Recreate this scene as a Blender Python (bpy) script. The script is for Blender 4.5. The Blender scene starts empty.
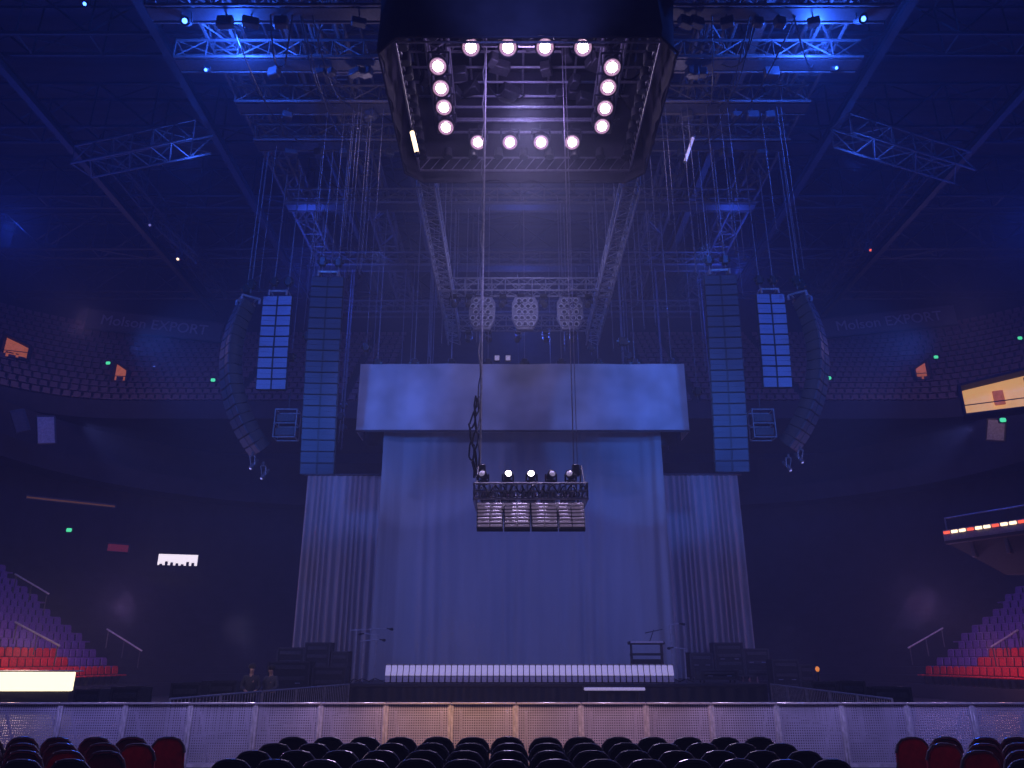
import bpy, bmesh, math, random
from mathutils import Vector, Matrix, Euler
random.seed(7)
sc=bpy.context.scene; COL=sc.collection
R=math.radians
TH=R(19.7); F=770.0; CAM=Vector((0,0,1.8))
def ray(px,py):
    u=(px-512)/F; v=(384-py)/F
    return Vector((u, math.cos(TH)-v*math.sin(TH), math.sin(TH)+v*math.cos(TH)))
def P(px,py,Y):
    d=ray(px,py); return CAM+d*(Y/d.y)
def PZ(px,py,z):
    d=ray(px,py); return CAM+d*((z-1.8)/d.z)
ORD=['zeroth','first','second','third','fourth','fifth','sixth','seventh','eighth','ninth','tenth','eleventh','twelfth','thirteenth','fourteenth','fifteenth','sixteenth','seventeenth','eighteenth','nineteenth']
TENS={2:'twenty',3:'thirty',4:'forty',5:'fifty'}
def nth(n):
    if n<20: return ORD[n]
    t,u=divmod(n,10)
    if u==0: return TENS[t][:-1]+'ieth'
    return TENS[t]+'-'+ORD[u]

# ---------------------------------------------------------------- materials
def mat(name,col,rough=.6,metal=0,es=0,ecol=None,noise=.2,scale=12,bump=0,stretch=None,sheen=0):
    m=bpy.data.materials.new(name); m.use_nodes=True
    nt=m.node_tree; b=nt.nodes['Principled BSDF']
    b.inputs['Roughness'].default_value=rough; b.inputs['Metallic'].default_value=metal
    tc=nt.nodes.new('ShaderNodeTexCoord'); n=nt.nodes.new('ShaderNodeTexNoise'); n.inputs['Scale'].default_value=scale
    src=tc.outputs['Object']
    if stretch:
        mp=nt.nodes.new('ShaderNodeMapping'); mp.inputs['Scale'].default_value=stretch
        nt.links.new(src,mp.inputs['Vector']); src=mp.outputs['Vector']
    nt.links.new(src,n.inputs['Vector'])
    rp=nt.nodes.new('ShaderNodeValToRGB')
    rp.color_ramp.elements[0].position=.3; rp.color_ramp.elements[1].position=.7
    rp.color_ramp.elements[0].color=tuple(max(0,c*(1-noise)) for c in col)+(1,)
    rp.color_ramp.elements[1].color=tuple(min(1,c*(1+noise)) for c in col)+(1,)
    nt.links.new(n.outputs['Fac'],rp.inputs['Fac']); nt.links.new(rp.outputs['Color'],b.inputs['Base Color'])
    if bump:
        bp=nt.nodes.new('ShaderNodeBump'); bp.inputs['Strength'].default_value=bump
        nt.links.new(n.outputs['Fac'],bp.inputs['Height']); nt.links.new(bp.outputs['Normal'],b.inputs['Normal'])
    if es:
        b.inputs['Emission Color'].default_value=(ecol or col)+(1,); b.inputs['Emission Strength'].default_value=es
    return m
M={}
M['floor']=mat('floor concrete',(.05,.05,.06),.5,bump=.1)
M['wall']=mat('dark arena wall',(.025,.025,.035),.9,scale=.4)
M['ceil']=mat('dark roof deck',(.05,.05,.08),.9,scale=.3,stretch=(1,8,1))
M['conc']=mat('dark concrete tier',(.032,.03,.04),.9,scale=1)
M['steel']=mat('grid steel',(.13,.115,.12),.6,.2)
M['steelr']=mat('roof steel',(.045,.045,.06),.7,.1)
M['steeld']=mat('dark steel',(.08,.08,.095),.5,.4)
M['steelg']=mat('grey lamp casing',(.26,.26,.29),.5,.1)
M['alu']=mat('aluminium truss',(.30,.29,.33),.45,.4)
M['chain']=mat('hoist chain steel',(.2,.19,.22),.5,.3)
M['blk']=mat('black powder coat',(.018,.018,.022),.45)
M['blk2']=mat('black plastic',(.03,.03,.036),.35)
M['fab']=mat('black shroud fabric',(.05,.047,.062),.9,scale=2,bump=.6)
M['drape']=mat('grey kabuki fabric',(.41,.42,.45),.85,noise=.06,scale=.9,stretch=(2,2,.3),bump=.08)
M['header']=mat('header fabric',(.45,.46,.5),.85,noise=.3,scale=.55,bump=.3)
M['pleat']=mat('pleated drape fabric',(.36,.35,.38),.9,noise=.1,scale=3,stretch=(3,3,.2))
M['cab']=mat('speaker cabinet paint',(.025,.025,.03),.5)
M['gril']=mat('speaker grille',(.07,.075,.1),.5,.2,scale=60)
M['grilc']=mat('curved array grille',(.085,.085,.11),.5,.2,scale=60)
M['grilb']=mat('blue-lit speaker grille',(.33,.37,.52),.5,.2,scale=60)  # blue light on the short arrays is put into this paler colour
M['lens']=mat('hot lamp lens',(1,.9,.95),.3,es=14,ecol=(1,.84,.95))
M['ring']=mat('lit lamp bezel',(.5,.4,.45),.3,.4,es=.5,ecol=(.85,.45,.75))  # halo of the hot lens put into the bezel as glow
M['lensd']=mat('dim lamp lens',(.7,.65,.75),.25,es=.22,ecol=(.7,.6,1))
M['strobe']=mat('strobe face',(.7,.65,.85),.3,es=.36,ecol=(.66,.56,1))
M['slat']=mat('strobe slat',(.28,.24,.38),.4,es=.11,ecol=(.76,.55,1),scale=5,noise=.5)
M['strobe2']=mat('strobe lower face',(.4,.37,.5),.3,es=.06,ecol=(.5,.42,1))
M['blueL']=mat('blue lamp lens',(.2,.4,1),.3,es=9,ecol=(.05,.16,1))
M['greenL']=mat('green exit lamp',(.1,.9,.5),.3,es=.8,ecol=(.1,1,.45))
M['warmL']=mat('warm white lamp',(1,.85,.6),.3,es=2.5,ecol=(1,.72,.42))
M['orangeL']=mat('orange work lamp',(.8,.35,.12),.3,es=.7,ecol=(1,.3,.06))
M['orange']=mat('warm lit interior',(.7,.25,.12),.6,es=.28,ecol=(1,.24,.08),scale=2.2,noise=.7)  # room light put into the surface colour as glow
M['yellow']=mat('yellow lit interior',(.7,.5,.25),.6,es=.6,ecol=(1,.52,.2),scale=1.0,noise=.6)  # suite lighting painted in as emission of the wall
M['white']=mat('white lit panel',(.9,.9,.85),.4,es=1.8,ecol=(1,.82,.52))
M['screen']=mat('white screen',(.9,.9,.9),.4,es=1.0,ecol=(1,.9,1))
M['pale']=mat('pale grey panel',(.5,.5,.52),.6)
M['rail']=mat('galvanised rail',(.45,.45,.5),.35,.6)
M['trail']=mat('barricade top rail',(.5,.46,.5),.3,.4)
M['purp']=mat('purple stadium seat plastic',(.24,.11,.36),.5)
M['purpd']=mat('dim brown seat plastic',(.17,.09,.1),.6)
M['red']=mat('red seat plastic',(.85,.03,.025),.5)
M['redpad']=mat('red chair upholstery',(.5,.025,.04),.7)
M['blkpad']=mat('black chair vinyl',(.024,.022,.027),.24,scale=30,bump=.04)
M['rim']=mat('chair rim highlight',(.16,.15,.17),.22)  # lighter tone paints the highlight along the black chair tops
M['skin']=mat('skin',(.5,.3,.22),.6)
M['cloth']=mat('dark clothing',(.04,.04,.05),.85)
M['cloth2']=mat('dark grey clothing',(.09,.09,.11),.85)
M['hair']=mat('dark hair',(.02,.015,.012),.7)
M['sign']=mat('sign band',(.10,.095,.11),.7)
M['signt']=mat('sign lettering',(.36,.33,.39),.6)
M['barf']=mat('barricade metal',(.55,.52,.6),.35,.3)
M['redL']=mat('red ribbon lamp',(1,.1,.05),.4,es=1.2,ecol=(1,.12,.06))
# perforated sheet
def perf():
    m=mat('perforated barricade sheet',(.52,.48,.62),.36,.3,noise=.28,scale=1.3)
    nt=m.node_tree; b=nt.nodes['Principled BSDF']; out=nt.nodes['Material Output']
    tc=nt.nodes.new('ShaderNodeTexCoord'); sp=nt.nodes.new('ShaderNodeSeparateXYZ'); nt.links.new(tc.outputs['Object'],sp.inputs[0])
    s=[]
    for ax in ('X','Z'):
        k=nt.nodes.new('ShaderNodeMath'); k.operation='MULTIPLY'; k.inputs[1].default_value=2*math.pi/.04
        nt.links.new(sp.outputs[ax],k.inputs[0])
        q=nt.nodes.new('ShaderNodeMath'); q.operation='SINE'; nt.links.new(k.outputs[0],q.inputs[0]); s.append(q)
    a=nt.nodes.new('ShaderNodeMath'); a.operation='ADD'; nt.links.new(s[0].outputs[0],a.inputs[0]); nt.links.new(s[1].outputs[0],a.inputs[1])
    g=nt.nodes.new('ShaderNodeMath'); g.operation='GREATER_THAN'; g.inputs[1].default_value=.5; nt.links.new(a.outputs[0],g.inputs[0])
    t=nt.nodes.new('ShaderNodeBsdfTransparent'); mx=nt.nodes.new('ShaderNodeMixShader')
    nt.links.new(g.outputs[0],mx.inputs[0]); nt.links.new(b.outputs[0],mx.inputs[1]); nt.links.new(t.outputs[0],mx.inputs[2])
    nt.links.new(mx.outputs[0],out.inputs['Surface'])
    return m
M['perf']=perf()

# ---------------------------------------------------------------- mesh helpers
class MB:
    def __init__(s): s.v=[]; s.f=[]
    def add(s,vs,fs,Mx=None):
        o=len(s.v)
        s.v+=[tuple(Mx@Vector(v)) if Mx else tuple(v) for v in vs]
        s.f+=[tuple(i+o for i in f) for f in fs]; return s
    def box(s,c,size,rot=(0,0,0),bev=0):
        bm=bmesh.new(); bmesh.ops.create_cube(bm,size=1)
        for v in bm.verts: v.co=Vector((v.co.x*size[0],v.co.y*size[1],v.co.z*size[2]))
        if bev: bmesh.ops.bevel(bm,geom=bm.edges[:],offset=bev,segments=1,affect='EDGES',profile=.5)
        bm.verts.index_update()
        vs=[v.co.copy() for v in bm.verts]; fs=[[v.index for v in f.verts] for f in bm.faces]; bm.free()
        return s.add(vs,fs,Matrix.Translation(Vector(c))@Euler(rot).to_matrix().to_4x4())
    def tube(s,p0,p1,r,n=6,r1=None):
        p0=Vector(p0);p1=Vector(p1); r1=r if r1 is None else r1
        d=(p1-p0); 
        if d.length<1e-6: return s
        d.normalize()
        a=Vector((0,0,1)) if abs(d.z)<.9 else Vector((1,0,0))
        x=d.cross(a).normalized(); y=d.cross(x)
        vs=[];fs=[]
        for p,rr in((p0,r),(p1,r1)):
            for i in range(n):
                t=2*math.pi*i/n; vs.append(p+x*math.cos(t)*rr+y*math.sin(t)*rr)
        for i in range(n): fs.append((i,(i+1)%n,n+(i+1)%n,n+i))
        fs.append(tuple(range(n-1,-1,-1))); fs.append(tuple(range(n,2*n)))
        return s.add(vs,fs)
    def path(s,pts,r,n=6):
        for a,b in zip(pts,pts[1:]): s.tube(a,b,r,n)
        return s
    def lathe(s,prof,n=16,Mx=None):
        vs=[];fs=[]
        for r,z in prof:
            for i in range(n):
                t=2*math.pi*i/n; vs.append((r*math.cos(t),r*math.sin(t),z))
        for k in range(len(prof)-1):
            for i in range(n): fs.append((k*n+i,k*n+(i+1)%n,(k+1)*n+(i+1)%n,(k+1)*n+i))
        fs.append(tuple(range(n-1,-1,-1))); L=(len(prof)-1)*n; fs.append(tuple(range(L,L+n)))
        return s.add(vs,fs,Mx)
    def slab(s,out,t,b,Mx=None):      # rounded prism from outline in xz plane, thickness along y
        n=len(out); cx=sum(p[0] for p in out)/n; cz=sum(p[1] for p in out)/n
        w=max(p[0] for p in out)-min(p[0] for p in out); k=1-2*b/w
        vs=[];fs=[]
        for y,sc_ in((-t/2,k),(-t/2+b,1),(t/2-b,1),(t/2,k)):
            for p in out: vs.append((cx+(p[0]-cx)*sc_,y,cz+(p[1]-cz)*sc_))
        for q in range(3):
            for i in range(n): fs.append((q*n+i,q*n+(i+1)%n,(q+1)*n+(i+1)%n,(q+1)*n+i))
        fs.append(tuple(range(n-1,-1,-1))); fs.append(tuple(range(3*n,4*n)))
        return s.add(vs,fs,Mx)
    def build(s,name,m,parent=None,org=None,smooth=True,loc=None):
        me=bpy.data.meshes.new(name)
        o=Vector(org) if org is not None else Vector((0,0,0))
        me.from_pydata([tuple(Vector(v)-o) for v in s.v],[],s.f); me.update()
        bm=bmesh.new(); bm.from_mesh(me); bmesh.ops.recalc_face_normals(bm,faces=bm.faces[:]); bm.to_mesh(me); bm.free()
        if smooth:
            me.shade_smooth(); me.set_sharp_from_angle(angle=R(38))
        me.materials.append(M[m] if isinstance(m,str) else m)
        ob=bpy.data.objects.new(name,me); COL.objects.link(ob)
        if parent is not None: ob.parent=parent
        elif org is not None: ob.location=o
        if loc is not None: ob.location=loc
        return ob
def tag(o,label=None,cat=None,group=None,kind=None):
    if label: o['label']=label
    if cat: o['category']=cat
    if group: o['group']=group
    if kind: o['kind']=kind
    return o
def thing(name,label,cat,loc=(0,0,0),rz=0,group=None):
    o=bpy.data.objects.new(name,None); COL.objects.link(o); o.empty_display_size=.2
    o.location=loc; o.rotation_euler=(0,0,rz); return tag(o,label,cat,group)
def copy_tree(root,loc=None,rz=None,label=None,group=None):
    r=root.copy(); COL.objects.link(r)
    if loc is not None: r.location=loc
    if rz is not None: r.rotation_euler=(0,0,rz)
    if label: r['label']=label
    if group: r['group']=group
    for ch in KID(root):
        c=ch.copy(); COL.objects.link(c); c.parent=r
        for g in KID(ch):
            d=g.copy(); COL.objects.link(d); d.parent=c
    return r
_kc={}
def KID(o):
    if o.name not in _kc: _kc[o.name]=list(o.children)
    return _kc[o.name]
def struct(name,mb,m): 
    o=mb.build(name,m,smooth=False); o['kind']='structure'; return o
def truss(name,label,cat,p0,p1,w,h,step,rc,rb,m,group=None,flat=False):
    p0=Vector(p0);p1=Vector(p1); d=(p1-p0); L=d.length; d.normalize()
    up=Vector((0,0,1)); sd=d.cross(up).normalized()
    t=thing(name,label,cat,(p0+p1)/2,0,group); org=t.location.copy()
    C4=[(-1,0),(1,0),(1,1),(-1,1)]
    if flat: C4=[(0,0),(0,1)]
    def pt(c,k): return p0+d*k+sd*(c[0]*w/2)+up*(c[1]*h)
    for c in C4: MB().tube(pt(c,0),pt(c,L),rc,6).build('chord',m,t,org)
    n=max(1,round(L/step)); st=L/n; lb=MB()
    prs=[(C4[0],C4[1])] if flat else [(C4[0],C4[1]),(C4[1],C4[2]),(C4[2],C4[3]),(C4[3],C4[0])]
    for i in range(n):
        for a,b in prs:
            if i%2: a,b=b,a
            lb.tube(pt(a,i*st),pt(b,(i+1)*st),rb,4)
            lb.tube(pt(a,i*st),pt(b,i*st),rb,4)
    lb.build('lattice',m,t,org); return t
def lamp(kind,loc,col,e,target=None,angle=60,blend=.6,size=.3):
    l=bpy.data.lights.new(kind.lower()+' lamp',kind); l.color=col; l.energy=e
    if kind in('POINT','SPOT'): l.shadow_soft_size=size
    if kind=='SPOT': l.spot_size=R(angle); l.spot_blend=blend
    if kind=='AREA': l.size=size
    o=bpy.data.objects.new(kind.lower()+'_lamp',l); COL.objects.link(o); o.location=loc
    if target is not None: o.rotation_euler=(Vector(target)-Vector(loc)).to_track_quat('-Z','Y').to_euler()
    return o

# ---------------------------------------------------------------- room shell
CX=.5
struct('floor',MB().box((0,32,-.1),(92,88,.2)),'floor')
struct('ceiling',MB().box((0,32,34.1),(92,88,.2)),'ceil')
struct('wall_back',MB().box((0,75,17),(92,.4,34)),'wall')
struct('wall_front',MB().box((0,-11.7,17),(92,.4,34)),'wall')
struct('wall_left',MB().box((-45,32,17),(.4,88,34)),'wall')
struct('wall_right',MB().box((46,32,17),(.4,88,34)),'wall')
def plan(s,r,n=14):
    pts=[(CX+s*(12+r),6.0),(CX+s*(12+r),40.0)]
    for i in range(1,n+1):
        a=math.pi/2*i/n; pts.append((CX+s*12+s*r*math.cos(a),40+r*math.sin(a)))
    pts.append((CX+s*.05,40+r)); return pts
UO=26; UA=R(35)
def plan_up(s,r,n=10):
    pts=[]
    for i in range(n+1):
        a=UA+(math.pi/2-UA)*i/n; pts.append((CX+s*UO+s*r*math.cos(a),40+r*math.sin(a)))
    pts.append((CX+s*.05,40+r)); return pts
def sweep(prof,s,pl=plan):
    mb=MB(); k=len(prof); rows=[[(x,y,z) for (x,y) in pl(s,r)] for r,z in prof]
    n=len(rows[0]); vs=[p for row in rows for p in row]; fs=[]
    for i in range(k-1):
        for j in range(n-1): fs.append((i*n+j,i*n+j+1,(i+1)*n+j+1,(i+1)*n+j))
    return mb.add(vs,fs)
LR,LZ,LRUN,LRISE,LN=8,.65,.62,.40,17
URr,UZ,URUN,URISE,UN=8,17.6,.76,.68,14
def hit(px,py,s,lift=.5):
    Y=28.0
    while Y<66:
        p=P(px,py,Y)
        r=p.y-40 if abs(p.x-CX)<UO else math.hypot(abs(p.x-CX)-UO,p.y-40)
        if p.y>40 and r>=URr-.3 and p.z<=UZ+max(0,r-URr)*URISE/URUN+lift: return Y
        Y+=.1
    return 50
for s,side in((-1,'left'),(1,'right')):
    pr=[(LR,0),(LR,LZ)]
    for k in range(LN): pr+=[(LR+(k+1)*LRUN,LZ+k*LRISE),(LR+(k+1)*LRUN,LZ+(k+1)*LRISE)]
    e=LR+LN*LRUN; pr+=[(e+.8,LZ+LN*LRISE),(e+.8,13)]
    tag(sweep(pr,s).build('seating_tier','conc',smooth=False),'dark stepped concrete lower seating tier on the %s of the stage'%side,'seating tier')
    pr=[(e+.75,12.6),(e-1.2,12.6),(e-1.2,13.8),(e-1.1,13.8),(e-1.1,12.8),(e+.75,12.8),(e+.75,16.4)]
    tag(sweep(pr,s).build('suite_balcony','conc',smooth=False),'dark suite balcony between lower and upper tiers on the %s'%side,'balcony')
    pr=[(URr+9,16.6),(URr,16.6),(URr,UZ+.2),(URr+.12,UZ+.2),(URr+.12,UZ)]
    for k in range(UN): pr+=[(URr+.12+(k+1)*URUN,UZ+k*URISE),(URr+.12+(k+1)*URUN,UZ+(k+1)*URISE)]
    e2=URr+.12+UN*URUN; pr+=[(e2+.9,UZ+UN*URISE),(e2+.9,33.8)]
    tag(sweep(pr,s,plan_up).build('seating_tier','conc',smooth=False),'dark steep upper seating tier on the %s under the roof'%side,'seating tier')

# ---------------------------------------------------------------- stadium seats
def seat_parts(t,m):
    MB().box((0,.02,.42),(.44,.40,.07),bev=.02).build('seat_cushion',m,t)
    out=[(-.22,.48),(.22,.48),(.22,.78),(.15,.86),(-.15,.86),(-.22,.78)]
    MB().slab(out,.06,.02,Matrix.Translation((0,-.24,0))@Matrix.Rotation(R(8),4,'X')).build('backrest',m,t)
    p=MB().box((0,-.05,.2),(.06,.12,.4)).box((0,-.05,.02),(.25,.25,.04)); p.build('pedestal','blk',t)
protos={}
for s,side in((-1,'left'),(1,'right')):
    for k in range(14):
        r=LR+k*LRUN+.33; z=LZ+k*LRISE; j=1
        spots=[]
        n=int(r*R(12)/.56)
        for i in range(n,0,-1):
            a=(i-.5)*.56/r; spots.append((CX+s*12+s*r*math.cos(a),40+r*math.sin(a),a))
        y=39.7
        x=CX+s*(12+r)
        while y>abs(x)/.668-.4: spots.append((x,y,0)); y-=.56
        for x,y,a in spots:
            if y<abs(x)/.668-.4: continue
            col='red' if (k<3 and (y<38.5 or k==0)) else 'purp'
            cn={'red':'red','purp':'purple'}[col]
            lab='%s stadium seat, %s from far end, row %s up in %s stand'%(cn,nth(j),nth(k+1),side)
            rz=math.atan2(s*math.cos(a),-math.sin(a))
            if col not in protos:
                t=thing('stadium_seat',lab,'seat',(x,y,z),rz,'stadium seats in the lower tier'); seat_parts(t,col); protos[col]=t
            else: copy_tree(protos[col],(x,y,z),rz,lab)
            j+=1
    mb=MB()
    for k in range(UN):
        r=URr+.12+k*URUN+URUN*.4; z=UZ+k*URISE; pts=[]
        n=int(r*(math.pi/2-UA)/.56)
        for i in range(n):
            a=UA+(i+.5)/n*(math.pi/2-UA)
            pts.append((Vector((CX+s*UO+s*r*math.cos(a),40+r*math.sin(a),z)),Vector((-s*math.cos(a),-math.sin(a),0))))
        for i in range(34):
            x=UO-.28-i*.56
            if x<9: break
            if i%13==12: continue
            pts.append((Vector((CX+s*x,40+r,z)),Vector((0,-1,0))))
        for p,f in pts:
            rz=math.atan2(-f.x,f.y); Mx=Matrix.Translation(p)@Matrix.Rotation(rz,4,'Z')
            for c,sz in(((0,0,.42),(.44,.4,.08)),((0,-.24,.66),(.42,.07,.42))):
                a,b,h=sz[0]/2,sz[1]/2,sz[2]/2
                vs=[(c[0]+i*a,c[1]+jj*b,c[2]+l*h) for l in(-1,1) for i,jj in((-1,-1),(1,-1),(1,1),(-1,1))]
                mb.add(vs,[(4,5,6,7),(0,1,5,4),(1,2,6,5),(2,3,7,6),(3,0,4,7)],Mx)
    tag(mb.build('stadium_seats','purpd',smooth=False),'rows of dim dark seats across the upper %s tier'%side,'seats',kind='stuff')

# ---------------------------------------------------------------- roof steel
ceilname=['nearest to the camera','second from the camera','third from the camera','fourth from the camera','farthest from the camera']
for i,Y in enumerate((26,32,38,44,50)):
    truss('roof_truss','wide steel roof truss crossing the arena, %s'%ceilname[i],'truss',(-36,Y,26.5),(37,Y,26.5),1.2,2.6,3,.09,.05,'steelr','roof trusses')
for i,(x,lab) in enumerate(((-11.3,'long lattice catwalk truss on the far left, lit blue'),(-7.2,'long lattice grid truss just left of the lamp pod'),(8,'long lattice grid truss just right of the lamp pod'),(12.2,'long lattice catwalk truss on the far right, lit blue'))):
    truss('grid_truss',lab,'truss',(x,20,24.5),(x,48,24.5),1.0,1.0,1.4,.075,.04,'steel','rigging grid trusses')
for i,(x,lab) in enumerate(((-5.2,'dark roof beam running lengthwise, left of the pod centre'),(-9.2,'dark roof beam running lengthwise, between left grid trusses'),(6,'dark roof beam running lengthwise, right of the pod centre'),(10,'dark roof beam running lengthwise, between right grid trusses'),(-14.5,'dark roof beam running lengthwise, outside the left catwalk'),(15.5,'dark roof beam running lengthwise, outside the right catwalk'),(-22,'dark roof beam running lengthwise, far left of the arena'),(23,'dark roof beam running lengthwise, far right of the arena'))):
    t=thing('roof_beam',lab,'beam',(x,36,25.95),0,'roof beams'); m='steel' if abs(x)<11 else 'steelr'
    b=MB().box((0,0,-.2),(.34,32,.06)).box((0,0,.2),(.34,32,.06)); b.build('flange',m,t); MB().box((0,0,0),(.08,32,.36)).build('web',m,t)
for i in range(20):
    s=-1 if i%2 else 1; x=CX+s*(4.4+.78*(i//2)+random.uniform(-.2,.2)); z=25.62+random.uniform(0,.05)
    t=tag(MB().tube((x,20,z),(x+random.uniform(-.6,.6),52,z),.06,6).build('roof_pipe','steelr',None,(x,36,z)),'thin steel pipe running lengthwise under the roof beams','pipe','pipes under the roof')
for i,(a,b,Y,lab) in enumerate(((-13,-4.5,21.5,'cross catwalk truss left of the pod, nearest the camera'),(-13,-4.5,24,'cross catwalk truss left of the pod, second from camera'),(5.5,13.5,21.5,'cross catwalk truss right of the pod, nearest the camera'),(5.5,13.5,24,'cross catwalk truss right of the pod, second from camera'),
    (-11.5,12.4,26.5,'cross grid truss behind the pod, nearest to it'),(-11.5,12.4,29,'cross grid truss behind the pod, second beyond it'),(-11.5,12.4,34,'cross grid truss behind the pod, third beyond it'),(-11.5,12.4,40.5,'cross grid truss behind the pod, fourth beyond it'),(-11.5,12.4,47,'cross grid truss behind the pod, farthest'))):
    t=truss('grid_truss',lab,'truss',(a,Y,23.6),(b,Y,23.6),.8,.8,1.2,.06,.03,'steel','rigging grid trusses')
    MB().box(((a+b)/2,Y,23.58),(b-a,.55,.05)).build('walkway','steeld',t,t.location)
for x,Y,s,lab in((-17.5,30.5,-1,'outlying blue lit truss frame at upper left'),(18.5,30.5,1,'outlying blue lit truss frame at upper right')):
    t=truss('grid_truss',lab,'truss',(x-3.4,Y-1.2*s,24.15),(x+3.4,Y+1.2*s,23.8),1.2,1.0,1.3,.05,.03,'steel','rigging grid trusses')
    for q in(-3,-1,1,3): MB().tube((x+q,Y+q*.35*s,25.0),(x+q,Y+1.5,26.5),.03,5).build('hanger','steeld',t,t.location)
    xr=x+s*2.6
    truss('grid_truss',lab.replace('frame','run leading back'),'truss',(xr,33,25.3),(xr,48,25.3),.9,.9,1.3,.05,.03,'steelr','rigging grid trusses')
# fixtures and cable runs scattered over the grid
for k in range(40):
    s=-1 if k%2 else 1; x=CX+s*random.uniform(5.2,11); Y=random.choice((21.5,24,26.5,29))
    t=thing('grid_fixture','small dark box fixture slung under a cross grid truss','lamp',(x,Y,23.6),random.uniform(-.5,.5),'fixtures under the grid')
    MB().tube((0,0,.0),(0,0,-.2),.03,5).build('clamp','steeld',t)
    MB().box((0,0,-.4),(random.uniform(.3,.6),.3,random.uniform(.25,.45)),bev=.04).build('body','steeld',t)
for k in range(12):
    s=-1 if k%2 else 1; xa_=CX+s*random.uniform(5,11); xb_=xa_+random.uniform(-2,2); pts=[]
    for q in range(13):
        f=q/12; pts.append((xa_+(xb_-xa_)*f,21.5+f*(2.5+k%3*2.5),23.6-1.0*math.sin(f*math.pi)))
    tag(MB().path(pts,.03,5).build('sagging_cable','blk2',None,pts[0]),'black cable sagging between cross grid trusses','cable','sagging cables under the grid')
# lighting trusses behind the pod
truss('lighting_truss','long lighting truss leading away from pod, left one','truss',(-2.95,22.5,17),(-2.95,36.5,17),.6,.6,.6,.04,.022,'steelg')
truss('lighting_truss','long lighting truss leading away from pod, right one','truss',(4.1,22.5,17),(4.1,36.5,17),.6,.6,.6,.04,.022,'steelg')
truss('lighting_truss','cross truss carrying the three honeycomb lamp clusters','truss',(-3.3,31,17.2),(4.5,31,17.2),.6,.6,.6,.04,.022,'steelg')
truss('lighting_truss','cross truss high above the front of the header','truss',(-3.3,35.8,17.6),(4.5,35.8,17.6),.6,.6,.6,.04,.022,'steelg')
truss('lighting_truss','truss carrying the wide fabric header','truss',(-6.6,34.2,13.9),(7.8,34.2,13.9),.6,.6,.7,.04,.022,'steelg')

# ---------------------------------------------------------------- hoists
def hoist(x,Y,z0,z1,label,group,r=.018,motor=True):
    t=thing('chain_hoist',label,'hoist',(x,Y,z0),0,group)
    MB().tube((0,0,0),(0,0,z1-z0),r,5).build('chain','chain',t)
    MB().path([(0,0,.0),(.05,0,-.08),(0,0,-.16),(-.05,0,-.1)],.02,5).build('hook','steeld',t)
    if motor: MB().box((0,0,.4),(.28,.24,.42),bev=.04).tube((-.22,0,.42),(.22,0,.42),.1,8).build('motor','blk2',t)
for x in(-2.95,4.1):
    for k in range(5):
        hoist(x,23.5+k*3,17.7,25.2,'thin chain hoist holding a long truss behind the pod','hoists on the long lighting trusses')
for k in range(9):
    hoist(-6.4+k*1.75,34.2,14.7,24.3,'thin chain hoist above the fabric header','hoists above the header')
for k in range(28):
    for s in(-1,1):
        x=CX+s*(1.5+random.random()*9.5); Y=random.choice((34,40.5))+random.uniform(-.35,.35); z=random.uniform(15.4,18.5)
        if abs(x-CX)>7.5: z=random.uniform(12.5,17)
        hoist(x,Y,z,23.7,'loose hoist chain hanging between grid and stage','loose hoist chains',.018,k%3==0)
for k in range(13):
    for s in(-1,1):
        x=CX+s*(5+random.random()*6.4); Y=random.choice((26.5,26.5,29))+random.uniform(-.35,.35); z=random.uniform(15.5,18.5)
        hoist(x,Y,z,23.7,'loose hoist chain hanging in front of the speaker arrays','loose chains by the arrays',.014,False)

# ---------------------------------------------------------------- lamp pod
x0,x1,y0,y1,zb,zt=-3.55,4.4,15.75,22.2,17.0,21.6
pod=thing('lamp_pod','dark fabric shrouded square lamp pod hung under the roof','lamp pod',(.42,19,17))
ch=.55
corner=[(x0+ch,y0),(x1-ch,y0),(x1,y0+ch),(x1,y1-ch),(x1-ch,y1),(x0+ch,y1),(x0,y1-ch),(x0,y0+ch)]
ring=[]
for i in range(8):
    a=Vector(corner[i]);b=Vector(corner[(i+1)%8]); n=max(2,int((b-a).length/.3))
    for k in range(n): ring.append(a.lerp(b,k/n))
vs=[];fs=[];n=len(ring);cz=Vector((.42,19))
zs=[zb,zb+.25,zb+1,zb+2,zb+3,zt]
for off in(0,-.05):
    for q,z in enumerate(zs):
        for i,p in enumerate(ring):
            d=(p-cz).normalized(); w=.045*math.sin(i*1.3+z)+.04*random.uniform(-1,1)
            vs.append((p.x+d.x*(w+off),p.y+d.y*(w+off),z+.03*math.sin(i*.7)))
K=len(zs)
for o in range(2):
    for q in range(K-1):
        for i in range(n): fs.append((o*K*n+q*n+i,o*K*n+q*n+(i+1)%n,o*K*n+(q+1)*n+(i+1)%n,o*K*n+(q+1)*n+i))
for i in range(n): fs.append((i,(i+1)%n,K*n+(i+1)%n,K*n+i))
MB().add(vs,fs).build('shroud','fab',pod,pod.location)
hem=MB()
for i in range(n): hem.tube((*ring[i],zb-.01),(*ring[(i+1)%n],zb-.01),.035,6)
hem.build('hem','fab',pod,pod.location)
fr=MB()
for z in(18.55,19.1):
    fr.path([(-2.5,17.1,z),(3.3,17.1,z),(3.3,21.6,z),(-2.5,21.6,z),(-2.5,17.1,z)],.05,6)
    fr.path([(-1.9,17.7,z),(2.7,17.7,z),(2.7,21.0,z),(-1.9,21.0,z),(-1.9,17.7,z)],.05,6)
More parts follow.
